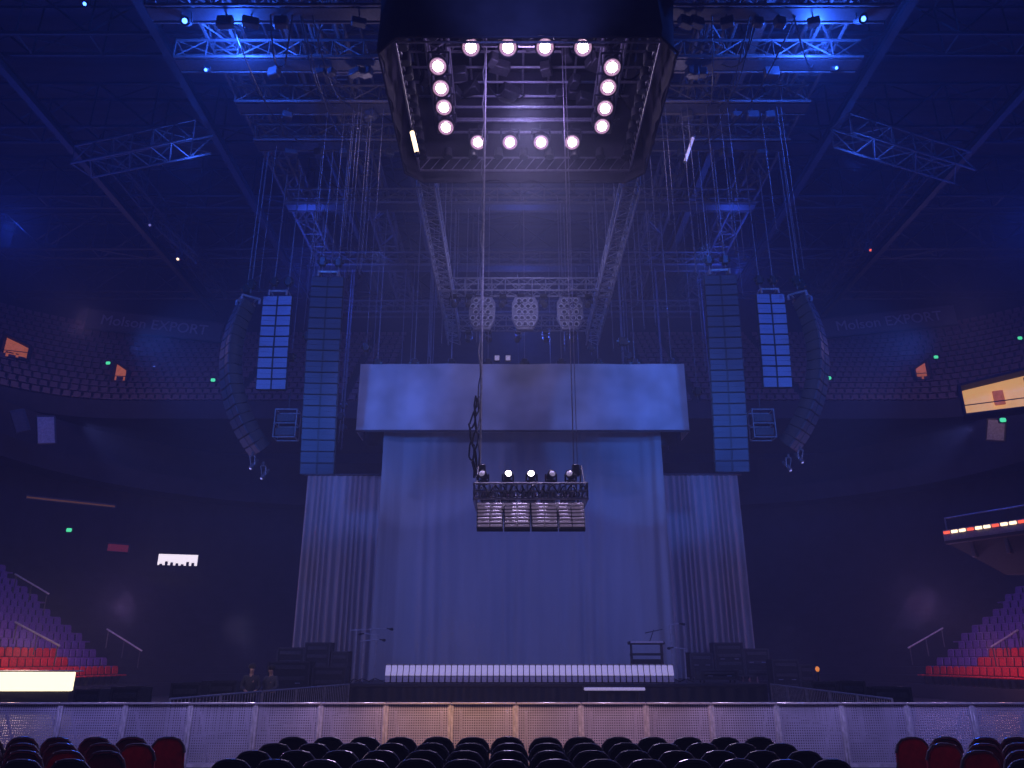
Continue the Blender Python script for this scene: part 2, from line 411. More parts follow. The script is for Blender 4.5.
for k in range(15):
    u=-2.5+5.8*k/14
    for a,b in((17.1,17.7),(21.0,21.6)): fr.tube((u,a,18.55),(u+.35,b,19.1),.025,4)
    w=17.1+4.5*k/14
    for a,b in((-2.5,-1.9),(2.7,3.3)): fr.tube((a,w,18.55),(b,w,19.1),.025,4)
fr.build('lamp_frame','alu',pod,pod.location)
sr=MB()                      # lattice lining just inside the fabric skirt
for z in(17.25,17.75):
    sr.path([(x0+.45,y0+.45,z),(x1-.45,y0+.45,z),(x1-.45,y1-.3,z),(x0+.45,y1-.3,z),(x0+.45,y0+.45,z)],.035,6)
for k in range(20):
    u=x0+.45+(x1-x0-.9)*k/20; u2=u+(x1-x0-.9)/20
    sr.tube((u,y1-.3,17.25),(u2,y1-.3,17.75),.02,4)
    w=y0+.45+(y1-y0-.75)*k/20; w2=w+(y1-y0-.75)/20
    for xx in(x0+.45,x1-.45): sr.tube((xx,w,17.25),(xx,w2,17.75),.02,4)
sr.build('skirt_lattice','alu',pod,pod.location)
gp=MB()
for k in range(9): gp.tube((x0+.1,16.3+k*.7,20.3),(x1-.1,16.3+k*.7,20.3),.05,5)
for k in range(9): gp.tube((x0+.4+k*.88,15.9,20.6),(x0+.4+k*.88,22.1,20.6),.04,5)
gp.build('ceiling_pipe_grid','alu',pod,pod.location)
MB().box((.42,19,21.55),(7.7,6.2,.06)).build('roof_cloth','blk',pod,pod.location)
for k in range(34):
    MB().box((random.uniform(-2.9,3.7),random.uniform(16.6,21.6),19.4+random.random()*.8),(random.uniform(.25,.7),.4,.35),rot=(0,0,random.uniform(-.6,.6)),bev=.03).build('equipment_box','steeld',pod,pod.location)
for k in range(12):
    xa_=random.uniform(-2.8,3.6); ya_=random.uniform(16.4,21.4)
    MB().path([Vector((xa_+ (1.4 if k%2 else -1.4)*q/8,ya_+.8*q/8,20.2-.7*math.sin(q/8*math.pi))) for q in range(9)],.028,5).build('cable','blk',pod,pod.location)
for k in range(18):   # dark unlit lamp cans along the inner frame and skirt
    x=-3.0+6.8*(k%9)/8; y=16.4 if k<9 else 21.7
    MB().lathe([(.06,.25),(.13,.2),(.16,-.12),(.14,-.14)],10,Matrix.Translation((x,y,17.75))).build('unlit_lamp','steeld',pod,pod.location)
    y2=16.8+4.6*(k%9)/8; x2=-3.0 if k<9 else 3.85
    MB().lathe([(.06,.25),(.13,.2),(.16,-.12),(.14,-.14)],10,Matrix.Translation((x2,y2,17.75))).build('unlit_lamp','steeld',pod,pod.location)
for x in(-2.5,3.3):
    for Y in(17.2,21.4):
        hoist(x,Y,21.7,26.5,'short chain hoist holding up the lamp pod','hoists on the lamp pod')
# round lamps in the pod
def aim(d):
    return Vector(d).normalized().to_track_quat('Z','Y').to_matrix().to_4x4()
def round_lamp(loc,d,label,group,r=.24,hot='lens',name='round_lamp',bez='ring',top=None):
    t=thing(name,label,'lamp',loc,0,group); A=aim(d)
    MB().lathe([(r*.45,-.5),(r*.8,-.42),(r*.95,-.2),(r*1.12,-.02),(r*1.12,.03),(r*.95,.03)],18,A).build('housing','steeld',t)
    MB().lathe([(r*.66,.025),(r*.8,.05),(r*.94,.04)],18,A).build('bezel',bez,t)
    MB().lathe([(r*.66,.03),(r*.5,.05),(r*.1,.075)],18,A).build('lens',hot,t)
    y=MB()
    for sx in(-1,1): y.tube(A@Vector((sx*r*1.15,0,-.15)),Vector((sx*r*1.15,0,.5)),.03,5)
    y.tube((-r*1.15,0,.5),(r*1.15,0,.5),.035,5); y.tube((0,0,.5),(0,0,.66),.05,6)
    y.build('yoke','steeld',t)
    if top and top>loc[2]+.7: MB().tube((0,0,.6),(0,0,top-loc[2]),.025,6).build('drop_pole','steeld',t)
    return t
pr={'near':[(471,47),(508,47),(545,47),(583,47)],'far':[(478,142),(510,142),(541,142),(572,142)]}
for rn,pp in pr.items():
    for i,(px,py) in enumerate(pp):
        round_lamp(PZ(px,py,17.95),(-.02,-.62,-1),'bright round lamp, %s from left in the %s row of the pod'%(nth(i+1),rn),'lamps in the ceiling pod',r=.26)
for rn,pp in {'left':[(438,66),(441,88),(444,107),(446,127)],'right':[(612,67),(608,87),(605,108),(602,126)]}.items():
    for i,(px,py) in enumerate(pp):
        round_lamp(PZ(px,py,17.95),(0,-.62,-1),'bright round lamp, %s from top in the %s column of the pod'%(nth(i+1),rn),'lamps in the ceiling pod',r=.26)
# glowing sticks beside the pod
for a,b,Y,side in(((412,132),(417,153),19,'left'),((693,138),(685,162),26.5,'right')):
    p=P(*a,Y);q=P(*b,Y); c=(p+q)/2
    t=thing('tube_lamp','short glowing white tube lamp just %s of the pod'%side,'lamp',c)
    MB().tube(p,q,.065,8).build('tube','warmL' if side=='left' else 'lensd',t,c)
    d=(q-p).normalized(); MB().tube(p-d*.1,p,.08,8).tube(q,q+d*.1,.08,8).build('end_cap','blk2',t,c)
    MB().tube(p,(p.x,p.y,17.3 if side=='left' else 24),.012,5).build('suspension_wire','steeld',t,c)

# ---------------------------------------------------------------- hanging centre rig
RY=19.0
rc=P(530,495,RY); rw=2.72
rig=thing('lamp_rig','small rectangular lamp rig hanging at centre on two chains','lamp rig',rc)
hw=rw/2
cm=MB()
for z in(-.24,-.06,.13):
    cm.path([(-hw,-.75,z),(hw,-.75,z),(hw,.75,z),(-hw,.75,z),(-hw,-.75,z)],.03,8)
for k in range(22):
    u=-hw+rw*k/21
    for y in(-.75,.75):
        cm.tube((u,y,-.24),(u,y,.13),.02,6)
        if k<21: cm.tube((u,y,-.24),(u+rw/21,y,.13),.014,5)
for k in range(7): cm.tube((-hw+rw*k/6,-.75,-.13),(-hw+rw*k/6,.75,-.13),.03,6)
cm.build('frame','rail',rig)
for x in(-hw+.06,hw-.06):
    MB().path([(x,-.7,.13),(x,0,.75),(x,.7,.13)],.02,6).build('bridle','steeld',rig)
for k in range(5):
    pts=[Vector((-hw+.15+k*.5+q*.06,-.8+.05*math.sin(q),-.02+.1*math.sin(q*1.3+k))) for q in range(10)]
    MB().path(pts,.018,5).build('cable','blk',rig)
for k in range(5):
    MB().box((-1.05+.5*k,.1,-.05),(.36,.5,.24),bev=.03).build('power_box','blk2',rig)
for i in range(4):
    x=-.975+.65*i
    t=thing('strobe_bank','slatted white strobe bank under the rig, %s from left'%nth(i+1),'lamp',rc+Vector((x,-.45,-.22)),0,'strobe banks under the rig')
    A=Matrix.Rotation(R(-30),4,'X')
    b=MB()
    b.add([(A@Vector(v)) for v in[(-.325,.1,0),(.325,.1,0),(.325,.32,-.05),(-.325,.32,-.05),(-.31,.1,-.8),(.31,.1,-.8),(.31,.25,-.76),(-.31,.25,-.76)]],[(0,1,2,3),(4,5,6,7),(0,1,5,4),(1,2,6,5),(2,3,7,6),(3,0,4,7)])
    b.build('housing','blk2',t)
    for k in range(7):
        w=.63-.006*k
        for sx in(-1,1):
            MB().box(A@Vector((sx*w*.25,.06,-.07-.11*k)),(w*.47,.05,.052),rot=(R(-40),0,0),bev=.012).build('slat_lamp','slat',t)
    MB().tube((-.2,.25,.0),(-.2,.25,.2),.03,6).tube((.2,.25,0),(.2,.25,.2),.03,6).build('clamp','steeld',t)
for i,(x,hot) in enumerate(((-1.15,'lensd'),(-.55,'lens'),(.03,'lens'),(.5,'lensd'),(.98,'lensd'))):
    t=thing('moving_head_lamp','small moving head lamp on top of rig, %s from left'%nth(i+1),'lamp',rc+Vector((x,-.55,.15)),0,'moving heads on the rig')
    MB().box((0,0,.05),(.24,.24,.1),bev=.02).build('base','blk2',t)
    y=MB()
    for sx in(-1,1): y.box((sx*.13,0,.16),(.04,.12,.18),bev=.01)
    y.build('yoke','blk2',t)
    A=Matrix.Translation((0,0,.22))@aim((random.uniform(-.3,.3),-.9,.25))
    MB().lathe([(.05,-.13),(.09,-.11),(.105,0),(.11,.1),(.1,.11)],14,A).build('head','blk2',t)
    MB().lathe([(.085,.105),(.06,.12),(.01,.13)],14,A).build('lens',hot,t)
for i,(px,lab) in enumerate(((480,'left'),(574,'right'))):
    p=P(px,475,RY)
    t=thing('lift_chain','long lift chain from pod to the %s end of hanging rig'%lab,'chain',p)
    c=MB().tube((0,0,0),(0,0,20.3-p.z),.016 if i else .03,6)
    if i: c.tube((.09,0,0),(.09,0,20.3-p.z),.01,5)
    c.build('chain','alu' if i else 'pale',t)
    if not i:
        MB().path([(-.05+.035*math.sin(q*1.7),-.04+.03*math.cos(q*1.1),.2+q*(19.8-p.z)/44) for q in range(45)],.02,5).build('loose_cable','steelg',t)
    MB().box((.05,0,.12),(.2,.16,.3),bev=.03).build('chain_block','blk2',t)
p=P(476,474,RY)
cb=MB()
for k in range(4):
    pts=[]
    for q in range(15):
        f=q/14; pts.append(Vector((.05*math.sin(q*1.1+k*2)-.12*math.sin(f*math.pi)*(k*.5),.05*math.cos(q+k),2.0-2.05*f+ .08*math.sin(q*2+k))))
    cb.path(pts,.024,5)
tag(cb.build('cable_bundle','blk',None,loc=p),'tangled black cable bundle beside the left lift chain of rig','cables')

# ---------------------------------------------------------------- honeycomb clusters
for i,px in enumerate((482,525,570)):
    c=P(px,314,31)
    t=thing('honeycomb_lamp','grey angular multi-lamp cluster above header, %s'%('left one','middle one','right one')[i],'lamp',c,0,'honeycomb lamp clusters')
    out=[(-.58,.5),(-.44,.78),(.44,.78),(.58,.5),(.58,-.3),(.34,-.78),(-.34,-.78),(-.58,-.3)]
    MB().slab(out,.22,.015).build('housing','steelg',t)
    rows=[(.58,3),(.3,4),(.02,3),(-.26,4),(-.56,3)]
    for z,nn in rows:
        for k in range(nn):
            Mx=Matrix.Translation(((k-(nn-1)/2)*.265,-.11,z))@Matrix.Rotation(R(90),4,'X')
            MB().lathe([(.12,0),(.123,.09),(.1,.09),(.085,.04)],10,Mx).build('lamp_can','pale',t)
            MB().lathe([(.085,.042),(.05,.05),(.01,.055)],10,Mx).build('lens','steeld',t)
    MB().box((0,.25,.1),(.5,.3,.5),bev=.04).build('rear_box','blk2',t)
    MB().path([(-.3,0,.7),(-.3,0,1.15)],.03,5).path([(.3,0,.7),(.3,0,1.15)],.03,5).tube((-.35,0,.9),(.35,0,.9),.03,5).build('bracket','steeld',t)
for Y,z,xs in((31,17.15,(-2.6,-1.9,-.4,.4,1.4,2.7,3.4)),(35.8,17.5,(-2.2,-1.2,.3,1.7,3.1))):
    for x in xs:
        t=thing('hanging_spotlight','small dark spotlight, %s along the %s cross truss above header'%(nth(xs.index(x)+1),'nearer' if Y==31 else 'farther'),'lamp',(x,Y,z-.1),0,'spotlights above the header')
        MB().box((0,0,0),(.3,.25,.14),bev=.02).build('base','blk2',t)
        MB().box((-.17,0,-.2),(.04,.1,.3)).box((.17,0,-.2),(.04,.1,.3)).build('yoke','blk2',t)
        MB().lathe([(.07,-.25),(.13,-.1),(.14,.2),(.1,.22)],12,Matrix.Translation((0,0,-.35))@aim((random.uniform(-.4,.4),-.6,-.7))).build('head','steeld',t)
for i,(px,lab) in enumerate(((497,'left'),(508,'right'))):
    c=P(px,358,33.2)
    t=thing('small_floodlight','tiny floodlight on header top at centre, %s one'%lab,'lamp',c)
    MB().box((0,.1,0),(.28,.2,.3),bev=.03).build('housing','blk2',t)
    MB().box((0,-.01,0),(.22,.03,.24),bev=.01).build('lens','lensd',t)

# ---------------------------------------------------------------- drapes
def curtain(name,m,path,zt,zb,amp,wl,label,cat,seed,flare=0,nz=14,step=.08,rag=.5):
    rnd=random.Random(seed); L=[0]
    for a,b in zip(path,path[1:]): L.append(L[-1]+(Vector(b)-Vector(a)).length)
    n=int(L[-1]/step); vs=[];fs=[]; ph=0; phs=[]
    for i in range(n+1):
        phs.append(ph); ph+=step/wl*2*math.pi*(1+rag*math.sin(i*.13+seed)+rag*.5*rnd.uniform(-1,1))
    mid=Vector(((path[0][0]+path[-1][0])/2,0))
    for q in range(nz+1):
        f=q/nz; z=zt+(zb-zt)*f
        for i in range(n+1):
            d=L[-1]*i/n; k=0
            while k<len(L)-2 and d>L[k+1]: k+=1
            a=Vector(path[k]);b=Vector(path[k+1]); p=a.lerp(b,(d-L[k])/(L[k+1]-L[k])); tn=(b-a).normalized(); nm=Vector((tn.y,-tn.x))
            w=amp*math.sin(phs[i]+.9*math.sin(f*3+i*.03)*rag)*(.45+.7*f)
            fx=flare*f*f*(1 if p.x>mid.x else -1)*min(1,abs(p.x-mid.x)/5)
            vs.append((p.x+nm.x*w+fx,p.y+nm.y*w-flare*.8*f*f,z))
    for q in range(nz):
        for i in range(n): fs.append((q*(n+1)+i,q*(n+1)+i+1,(q+1)*(n+1)+i+1,(q+1)*(n+1)+i))
    me=MB().add(vs,fs); c=Vector((mid.x,path[0][1],zb))
    o=me.build(name,m,None,c); me=o.data; me.shade_smooth(); return tag(o,label,cat)
DZ=.98
pa,pb=P(384,430,34.4).x,P(660,430,34.4).x
curtain('stage_drape','drape',[(pa,34.4),(pa+.9,34.9),(pb-.9,34.9),(pb,34.4)],12.9,DZ+.02,.07,1.0,'tall grey drape hiding the stage under the header','drape',3,flare=.05,step=.07,rag=.9)
xa,xb=P(308,475,38).x,P(384,475,38).x
curtain('side_drape','pleat',[(xa,38),(xb+.6,38)],10.5,.02,.1,.3,'pleated grey drape hanging left of the stage','drape',5,step=.035,rag=.3)
xc,xd=P(663,475,39.2).x,P(737,475,39.2).x
curtain('side_drape','pleat',[(xc-.6,39.2),(xd,39.2)],10.8,.02,.1,.3,'pleated grey drape hanging right of the stage','drape',8,step=.035,rag=.3)
for a,b,side in((xa,xb+.6,'left'),(xc-.6,xd,'right')):
    yy=38 if side=='left' else 39.2; zz=10.55 if side=='left' else 10.85
    tag(MB().tube((a-.2,yy,zz),(b+.2,yy,zz),.06,8).build('drape_pipe','steeld',None,((a+b)/2,yy,zz)),'dark pipe along the top of the %s pleated drape'%side,'pipe')
# header
ha=P(361,364,33); hb=P(689,431,33)
hd=thing('fabric_header','wide pale fabric header above the stage drape','header',((ha.x+hb.x)/2,33,hb.z))
mb=MB(); nx,nz=90,10; vs=[];fs=[]
for q in range(nz+1):
    for i in range(nx+1):
        u=i/nx; f=q/nz
        vs.append((ha.x+(hb.x-ha.x)*u,33+.02*math.sin(u*40+2*f)+.03*math.sin(u*17+f*3),ha.z+(hb.z-ha.z)*f+.02*math.sin(u*23)*f))
for q in range(nz):
    for i in range(nx): fs.append((q*(nx+1)+i,q*(nx+1)+i+1,(q+1)*(nx+1)+i+1,(q+1)*(nx+1)+i))
mb.add(vs,fs).build('front_panel','header',hd,hd.location)
for x in(ha.x,hb.x):
    MB().box((x,33.8,(ha.z+hb.z)/2),(.04,1.6,ha.z-hb.z)).build('side_return','header',hd,hd.location)
MB().tube((ha.x,32.98,hb.z),(hb.x,32.98,hb.z),.05,6).build('bottom_batten','steeld',hd,hd.location)
MB().box(((ha.x+hb.x)/2,35.5,(ha.z+hb.z)/2),(hb.x-ha.x,.04,ha.z-hb.z)).build('rear_panel','fab',hd,hd.location)

# ---------------------------------------------------------------- line arrays
def cab_mesh(w,h,gap):
    hw=w/2; hr=w*.32; d=.6
    mb=MB().add([(-hw,0,0),(hw,0,0),(hw,.18,0),(hr,d,-h*.08),(-hr,d,-h*.08),(-hw,.18,0),
               (-hw,0,-h*.94),(hw,0,-h*.94),(hw,.18,-h*.94),(hr,d,-h*.86),(-hr,d,-h*.86),(-hw,.18,-h*.94)],
        [(0,1,2,3,4,5),(6,7,8,9,10,11)]+[(i,(i+1)%6,6+(i+1)%6,6+i) for i in range(6)])
    g=MB()
    for z0,z1 in((.05,.45),(.47,.89)):      # two ribbed grille bands on each half
        for sx in(-1,1):
            g.add([(sx*gap*w,-.02,-h*z0),(sx*.48*w,-.05,-h*z0),(sx*.48*w,-.05,-h*z1),(sx*gap*w,-.02,-h*z1),
                   (sx*gap*w,.05,-h*z0),(sx*.48*w,.02,-h*z0),(sx*.48*w,.02,-h*z1),(sx*gap*w,.05,-h*z1)],
                  [(0,1,2,3),(4,5,6,7),(0,1,5,4),(1,2,6,5),(2,3,7,6),(3,0,4,7)])
    return mb,g
def array(label,top,n,w,h,hdir,a0,a1,gm,group=None,zc=24,power=1.0,gap=.05):
    hdir=Vector((hdir[0],hdir[1],0)).normalized()
    t=thing('speaker_array',label,'speakers',top,0,group)
    p=Vector((0,0,0)); proto=None
    xr=Vector((-hdir.y,hdir.x,0))
    fm=MB()
    for sx in(-1,1):
        fm.path([xr*sx*w*.3+hdir*.05+Vector((0,0,.02)),xr*sx*w*.3+hdir*.05+Vector((0,0,.25)),xr*sx*w*.3-hdir*.7+Vector((0,0,.25)),xr*sx*w*.3-hdir*.7+Vector((0,0,.02))],.05,6)
    fm.path([xr*w*.3+Vector((0,0,.25)),-xr*w*.3+Vector((0,0,.25))],.05,6); fm.path([xr*w*.3-hdir*.6+Vector((0,0,.25)),-xr*w*.3-hdir*.6+Vector((0,0,.25))],.05,6)
    fm.build('rigging_frame','alu',t)
    for i in range(n):
        a=R(a0+(a1-a0)*(i/(n-1))**power)
        f=hdir*math.cos(a)-Vector((0,0,1))*math.sin(a); dn=Vector((0,0,-1))*math.cos(a)-hdir*math.sin(a); u=-dn
        y=-f; x=y.cross(u)
        Mx=Matrix(((x.x,y.x,u.x,p.x),(x.y,y.y,u.y,p.y),(x.z,y.z,u.z,p.z),(0,0,0,1)))
        if proto is None:
            cb,g=cab_mesh(w,h,gap); c=cb.build('speaker_cabinet','cab',t); gg=g.build('grille',gm,c); proto=(c,gg)
        else:
            c=proto[0].copy(); COL.objects.link(c); c.parent=t; gg=proto[1].copy(); COL.objects.link(gg); gg.parent=c
        c.matrix_local=Mx; p=p+dn*h
    z=Vector(top).z
    for sx in(-1,1):
        q=Vector(top)+xr*sx*w*.25-hdir*.3
        hoist(q.x,q.y,q.z+.45,zc,'chain hoist holding a hanging speaker array','hoists on the speaker arrays',.026)
    return t
array('tall straight speaker array left of the stage, nearest the header',P(328,277,29),18,1.36,.462,(.05,-1),5,14,'gril',power=1.5,gap=.03)
array('tall straight speaker array right of the stage, nearest the header',P(720,275,29),18,1.36,.462,(-.05,-1),5,14,'gril',power=1.5,gap=.03)
array('short blue-lit speaker array between two longer ones at left',P(278,296,31),9,1.3,.48,(.0,-1),3,9,'grilb',gap=.03)
array('short blue-lit speaker array between two longer ones at right',P(770,294,31),9,1.26,.48,(.0,-1),3,9,'grilb',gap=.03)
array('curved banana shaped speaker array at far left',P(240,303,29.5),16,1.15,.43,(-1,-.75),-16,44,'grilc',power=1.1)
array('curved banana shaped speaker array at far right',P(808,299,29.5),16,1.15,.43,(1,-.75),-16,44,'grilc',power=1.1)
for px,side in((287,'left'),(762,'right')):
    c=P(px,425,31)
    t=thing('hanging_equipment_box','small dark equipment frame hanging below the short %s speaker array'%side,'equipment box',c)
    f=MB()
    for x in(-.45,.45):
        for y in(-.3,.3): f.tube((x,y,-.6),(x,y,.6),.03,5)
    for z in(-.6,0,.6): f.path([(-.45,-.3,z),(.45,-.3,z),(.45,.3,z),(-.45,.3,z),(-.45,-.3,z)],.03,5)
    f.build('frame','steelg',t)
    for z in(-.35,.25): MB().box((0,0,z),(.8,.5,.35),bev=.03).build('amplifier','steeld',t)
    MB().tube((0,0,.6),(0,0,1.5),.02,5).build('suspension_wire','steeld',t)
for i,(px,py) in enumerate(((251,468),(262,478),(790,470),(802,462))):
    c=P(px,py,30)
    round_lamp(c,(-.3 if i<2 else .3,-.5,-.8),'tiny lamp below the %s curved array, %s'%(('left','left','right','right')[i],('upper one','lower one','lower one','upper one')[i]),'lamps below curved arrays',r=.09,hot='lensd',bez='blk2')

# ---------------------------------------------------------------- stage
sx0,sx1=P(347,690,30).x,P(768,690,30).x
st=thing('stage','low black stage deck with dark skirt','stage',((sx0+sx1)/2,33.5,0))
MB().box(((sx0+sx1)/2,34.5,DZ-.06),(sx1-sx0,9,.12),bev=.02).build('deck','blk',st,st.location)
sk=MB(); n=160; vs=[];fs=[]
for q in range(2):
    for i in range(n+1): vs.append((sx0+(sx1-sx0)*i/n,30.08+.04*math.sin(i*1.1),DZ-.12 if q==0 else .0))
for i in range(n): fs.append((i,i+1,n+2+i,n+1+i))
sk.add(vs,fs).build('skirt','blk',st,st.location)
fx0,fx1=P(388,675,30.6).x,P(671,675,30.6).x
NF=48; proto=None
for i in range(NF):
    x=fx0+(fx1-fx0)*i/(NF-1); w=(fx1-fx0)/(NF-1)
    lab='white faced strobe, %s from left in the footlight row'%nth(i+1)
    if proto is None:
        t=thing('footlight_strobe',lab,'lamp',(x,30.6,DZ),0,'strobes along the stage front')
        MB().box((0,.14,.33),(w*.96,.2,.66),bev=.02).build('housing','blk2',t)
        MB().box((0,.0,.46),(w*.86,.05,.42),rot=(R(-22),0,0),bev=.012).build('upper_lens','strobe',t)
        MB().box((0,-.08,.14),(w*.8,.05,.2),rot=(R(0),0,0),bev=.012).build('lower_lens','strobe2',t)
        MB().box((0,-.06,.02),(w*.8,.3,.04)).build('foot','blk',t)
        proto=t
    else: copy_tree(proto,(x,30.6,DZ),None,lab)
a,b=P(584,689,29.8),P(645,689,29.8)
t=thing('white_bar','long glowing white bar low on the stage front, right of centre','lamp',(a+b)/2)
MB().box((0,0,0),(b.x-a.x,.12,.1),bev=.02).build('lens','strobe',t)  # white box on the stage front, brightened by its own glow
MB().box((0,.12,0),(b.x-a.x+.1,.12,.2),bev=.02).build('housing','blk2',t)
for x in(-.9,.9): MB().box((x,.12,-.4),(.06,.1,.8)).build('leg','blk2',t)
# keyboard table
a=P(628,643,32);b=P(664,643,32)
t=thing('instrument_stand','dark keyboard stand with two shelves on stage right of drape','stand',((a.x+b.x)/2,32,DZ))
W=b.x-a.x; H=a.z-DZ
MB().box((0,0,H),(W,.45,.12),bev=.03).build('keyboard','blk2',t)
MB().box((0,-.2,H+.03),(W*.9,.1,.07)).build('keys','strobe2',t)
MB().box((0,.05,H-.42),(W*.9,.4,.09),bev=.02).build('lower_shelf','blk2',t)
MB().box((0,.1,H-.8),(W*.8,.4,.4),bev=.03).build('instrument_case','blk2',t)
for sx in(-1,1):
    for sy in(-1,1): MB().tube((sx*W*.42,sy*.2,0),(sx*W*.42,sy*.12,H-.05),.03,6).build('leg','steeld',t)
MB().tube((W*.1,.1,H),(W*.25,.1,H+.5),.02,5).tube((W*.0,.1,H+.38),(W*.5,.1,H+.52),.02,5).build('music_rest','steeld',t)
def mic(px,py,Y,label,boom,z=DZ):
    p=P(px,py,Y); H=p.z-z
    t=thing('microphone_stand',label,'microphone stand',(p.x,Y,z))
    for k in range(3):
        an=2*math.pi*k/3+.4; MB().tube((0,0,.14),(.33*math.cos(an),.33*math.sin(an),.02),.02,5).build('leg','steeld',t)
    MB().tube((0,0,.1),(0,0,H),.03,6).build('pole','pale',t)
    MB().tube((-boom*.25,0,H-.05*1),(boom,0,H+.02),.025,6).build('boom','pale',t)
    A=Matrix.Translation((boom,0,H+.02))@aim((1 if boom>0 else -1,0,-.15))
    MB().lathe([(.02,-.02),(.03,.12),(.055,.15),(.055,.22),(.02,.25)],10,A).build('microphone','blk2',t)
mic(357,629,31,'tall microphone stand with level boom, left edge of stage',1.15)
mic(364,640,31.6,'shorter microphone stand behind the tall one at stage left edge',.6)
mic(377,634,32.2,'thin microphone stand nearest the drape at stage left',-.5)
mic(670,624,31.5,'leaning microphone stand right of the keyboard stand',.35)
mic(684,648,31.2,'low microphone stand at stage right corner by the rack',-.4)
# side stage gear
def rack(px0,px1,pyt,Y,z0,label,cat='equipment rack',depth=.8,name='equipment_rack'):
    a=P(px0,pyt,Y);b=P(px1,pyt,Y); W=b.x-a.x; H=a.z-z0
    t=thing(name,label,cat,((a.x+b.x)/2,Y+depth/2,z0),0)
    MB().box((0,0,H/2+.05),(W,depth,H-.1),bev=.03).build('body','blk2',t)
    e=MB()
    for sx in(-1,1):
        for sy in(-1,1):
            e.box((sx*(W/2),sy*depth/2,H/2+.05),(.05,.05,H-.1))
    for z in(.12,H): 
        for sy in(-1,1): e.box((0,sy*depth/2,z),(W+.05,.05,.05))
        for sx in(-1,1): e.box((sx*W/2,0,z),(.05,depth+.05,.05))
    e.build('edge_trim','steeld',t)
    nn=max(2,int((H-.3)/.3))
    for k in range(nn):
        MB().box((0,-depth/2-.015,.3+(H-.5)*k/max(1,nn-1)),(W*.8,.03,.14),bev=.01).build('front_unit','steeld',t)
    h=MB()
    for sx in(-1,1): h.path([(sx*W*.25-.08,-depth/2-.02,H*.55),(sx*W*.25-.08,-depth/2-.08,H*.55),(sx*W*.25+.08,-depth/2-.08,H*.55),(sx*W*.25+.08,-depth/2-.02,H*.55)],.015,5)
    h.build('handle','rail',t)
    for sx in(-1,1):
        for sy in(-1,1): MB().lathe([(.05,-.02),(.05,.02)],10,Matrix.Translation((sx*W*.4,sy*depth*.38,.05))@Matrix.Rotation(R(90),4,'Y')).build('caster','steeld',t)
    return t
for i,(a,b,tp,Y) in enumerate(((278,304,648,34),(306,330,643,34),(332,348,652,34),(268,310,662,32),(313,346,667,32))):
    rack(a,b,tp,Y,0,'black equipment rack left of the stage, %s'%('left end of the rear row','tallest, middle of the rear row','right end of the rear row','front row left','front row right')[i])
for i,(a,b,tp,Y) in enumerate(((690,712,653,35.5),(714,742,643,37.6),(744,768,649,37.7),(700,738,670,30.9),(772,798,660,36),(800,812,665,36))):
    rack(a,b,tp,Y,DZ if b<769 else 0,'black equipment rack right of the stage, %s'%('beside the drape foot','tallest at the pleated drape','at the outer pleated drape edge','low one on the stage front corner','broad one beyond the stage end','narrow one beyond the stage end')[i])
for i,(a,b,tp,Y,lab) in enumerate(((172,200,684,24,'closed road case left of the two people'),(203,236,682,25,'closed road case beside the two people, right one of pair'),(112,140,688,24,'low road case nearest the left stand'),(76,100,690,25,'low road case below the left red seats'),(812,836,683,25,'road case right of stage, left one of pair'),(840,864,682,25,'road case right of stage, right one of pair'),(872,910,688,25,'low road case nearest the right stand'))):
    rack(a,b,tp,Y,0,'black '+lab,'case',name='road_case')
# small orange lamp standing on the right road case
c=P(824,683,25); c.y=25.4
t=thing('work_lamp','small glowing orange lamp on a road case right of stage','lamp',c)
MB().lathe([(.12,.0),(.12,.03),(.03,.05),(.025,.3),(.03,.32)],12).build('stand','blk2',t)
MB().lathe([(.03,.32),(.055,.35),(.06,.41),(.035,.46),(.005,.47)],12).build('globe','orangeL',t)
def fence(p0,p1,label):
    p0=Vector(p0);p1=Vector(p1); d=p1-p0; L=d.length; d.normalize(); n=max(1,int(L/2.1)); 
    for i in range(n):
        a=p0+d*(L*i/n); b=p0+d*(L*(i+1)/n-.06); c=(a+b)/2
        t=thing('steel_fence',label+', %s from the camera'%nth(i+1),'fence',(c.x,c.y,0),0,None)
        f=MB().path([(*a.xy,.1),(*a.xy,1.02),(*b.xy,1.02),(*b.xy,.1)],.025,6); f.tube((*a.xy,.2),(*b.xy,.2),.02,6)
        f.build('frame','rail',t,t.location)
        bars=MB(); m=14
        for k in range(1,m):
            q=a.lerp(b,k/m); bars.tube((*q.xy,.2),(*q.xy,1.02),.011,5)
        bars.build('bars','rail',t,t.location)
        sd=Vector((-d.y,d.x,0))
        for q in(a,b): MB().tube(q+sd*.3+Vector((0,0,.03)),q-sd*.3+Vector((0,0,.03)),.025,6).tube((*q.xy,.03),(*q.xy,.12),.025,6).build('foot','rail',t,t.location)
fence((-7.2,17.5,0),(-5.5,28,0),'grey steel fence section left of stage')
fence((8.0,17.5,0),(8.75,28,0),'grey steel fence section right of stage')
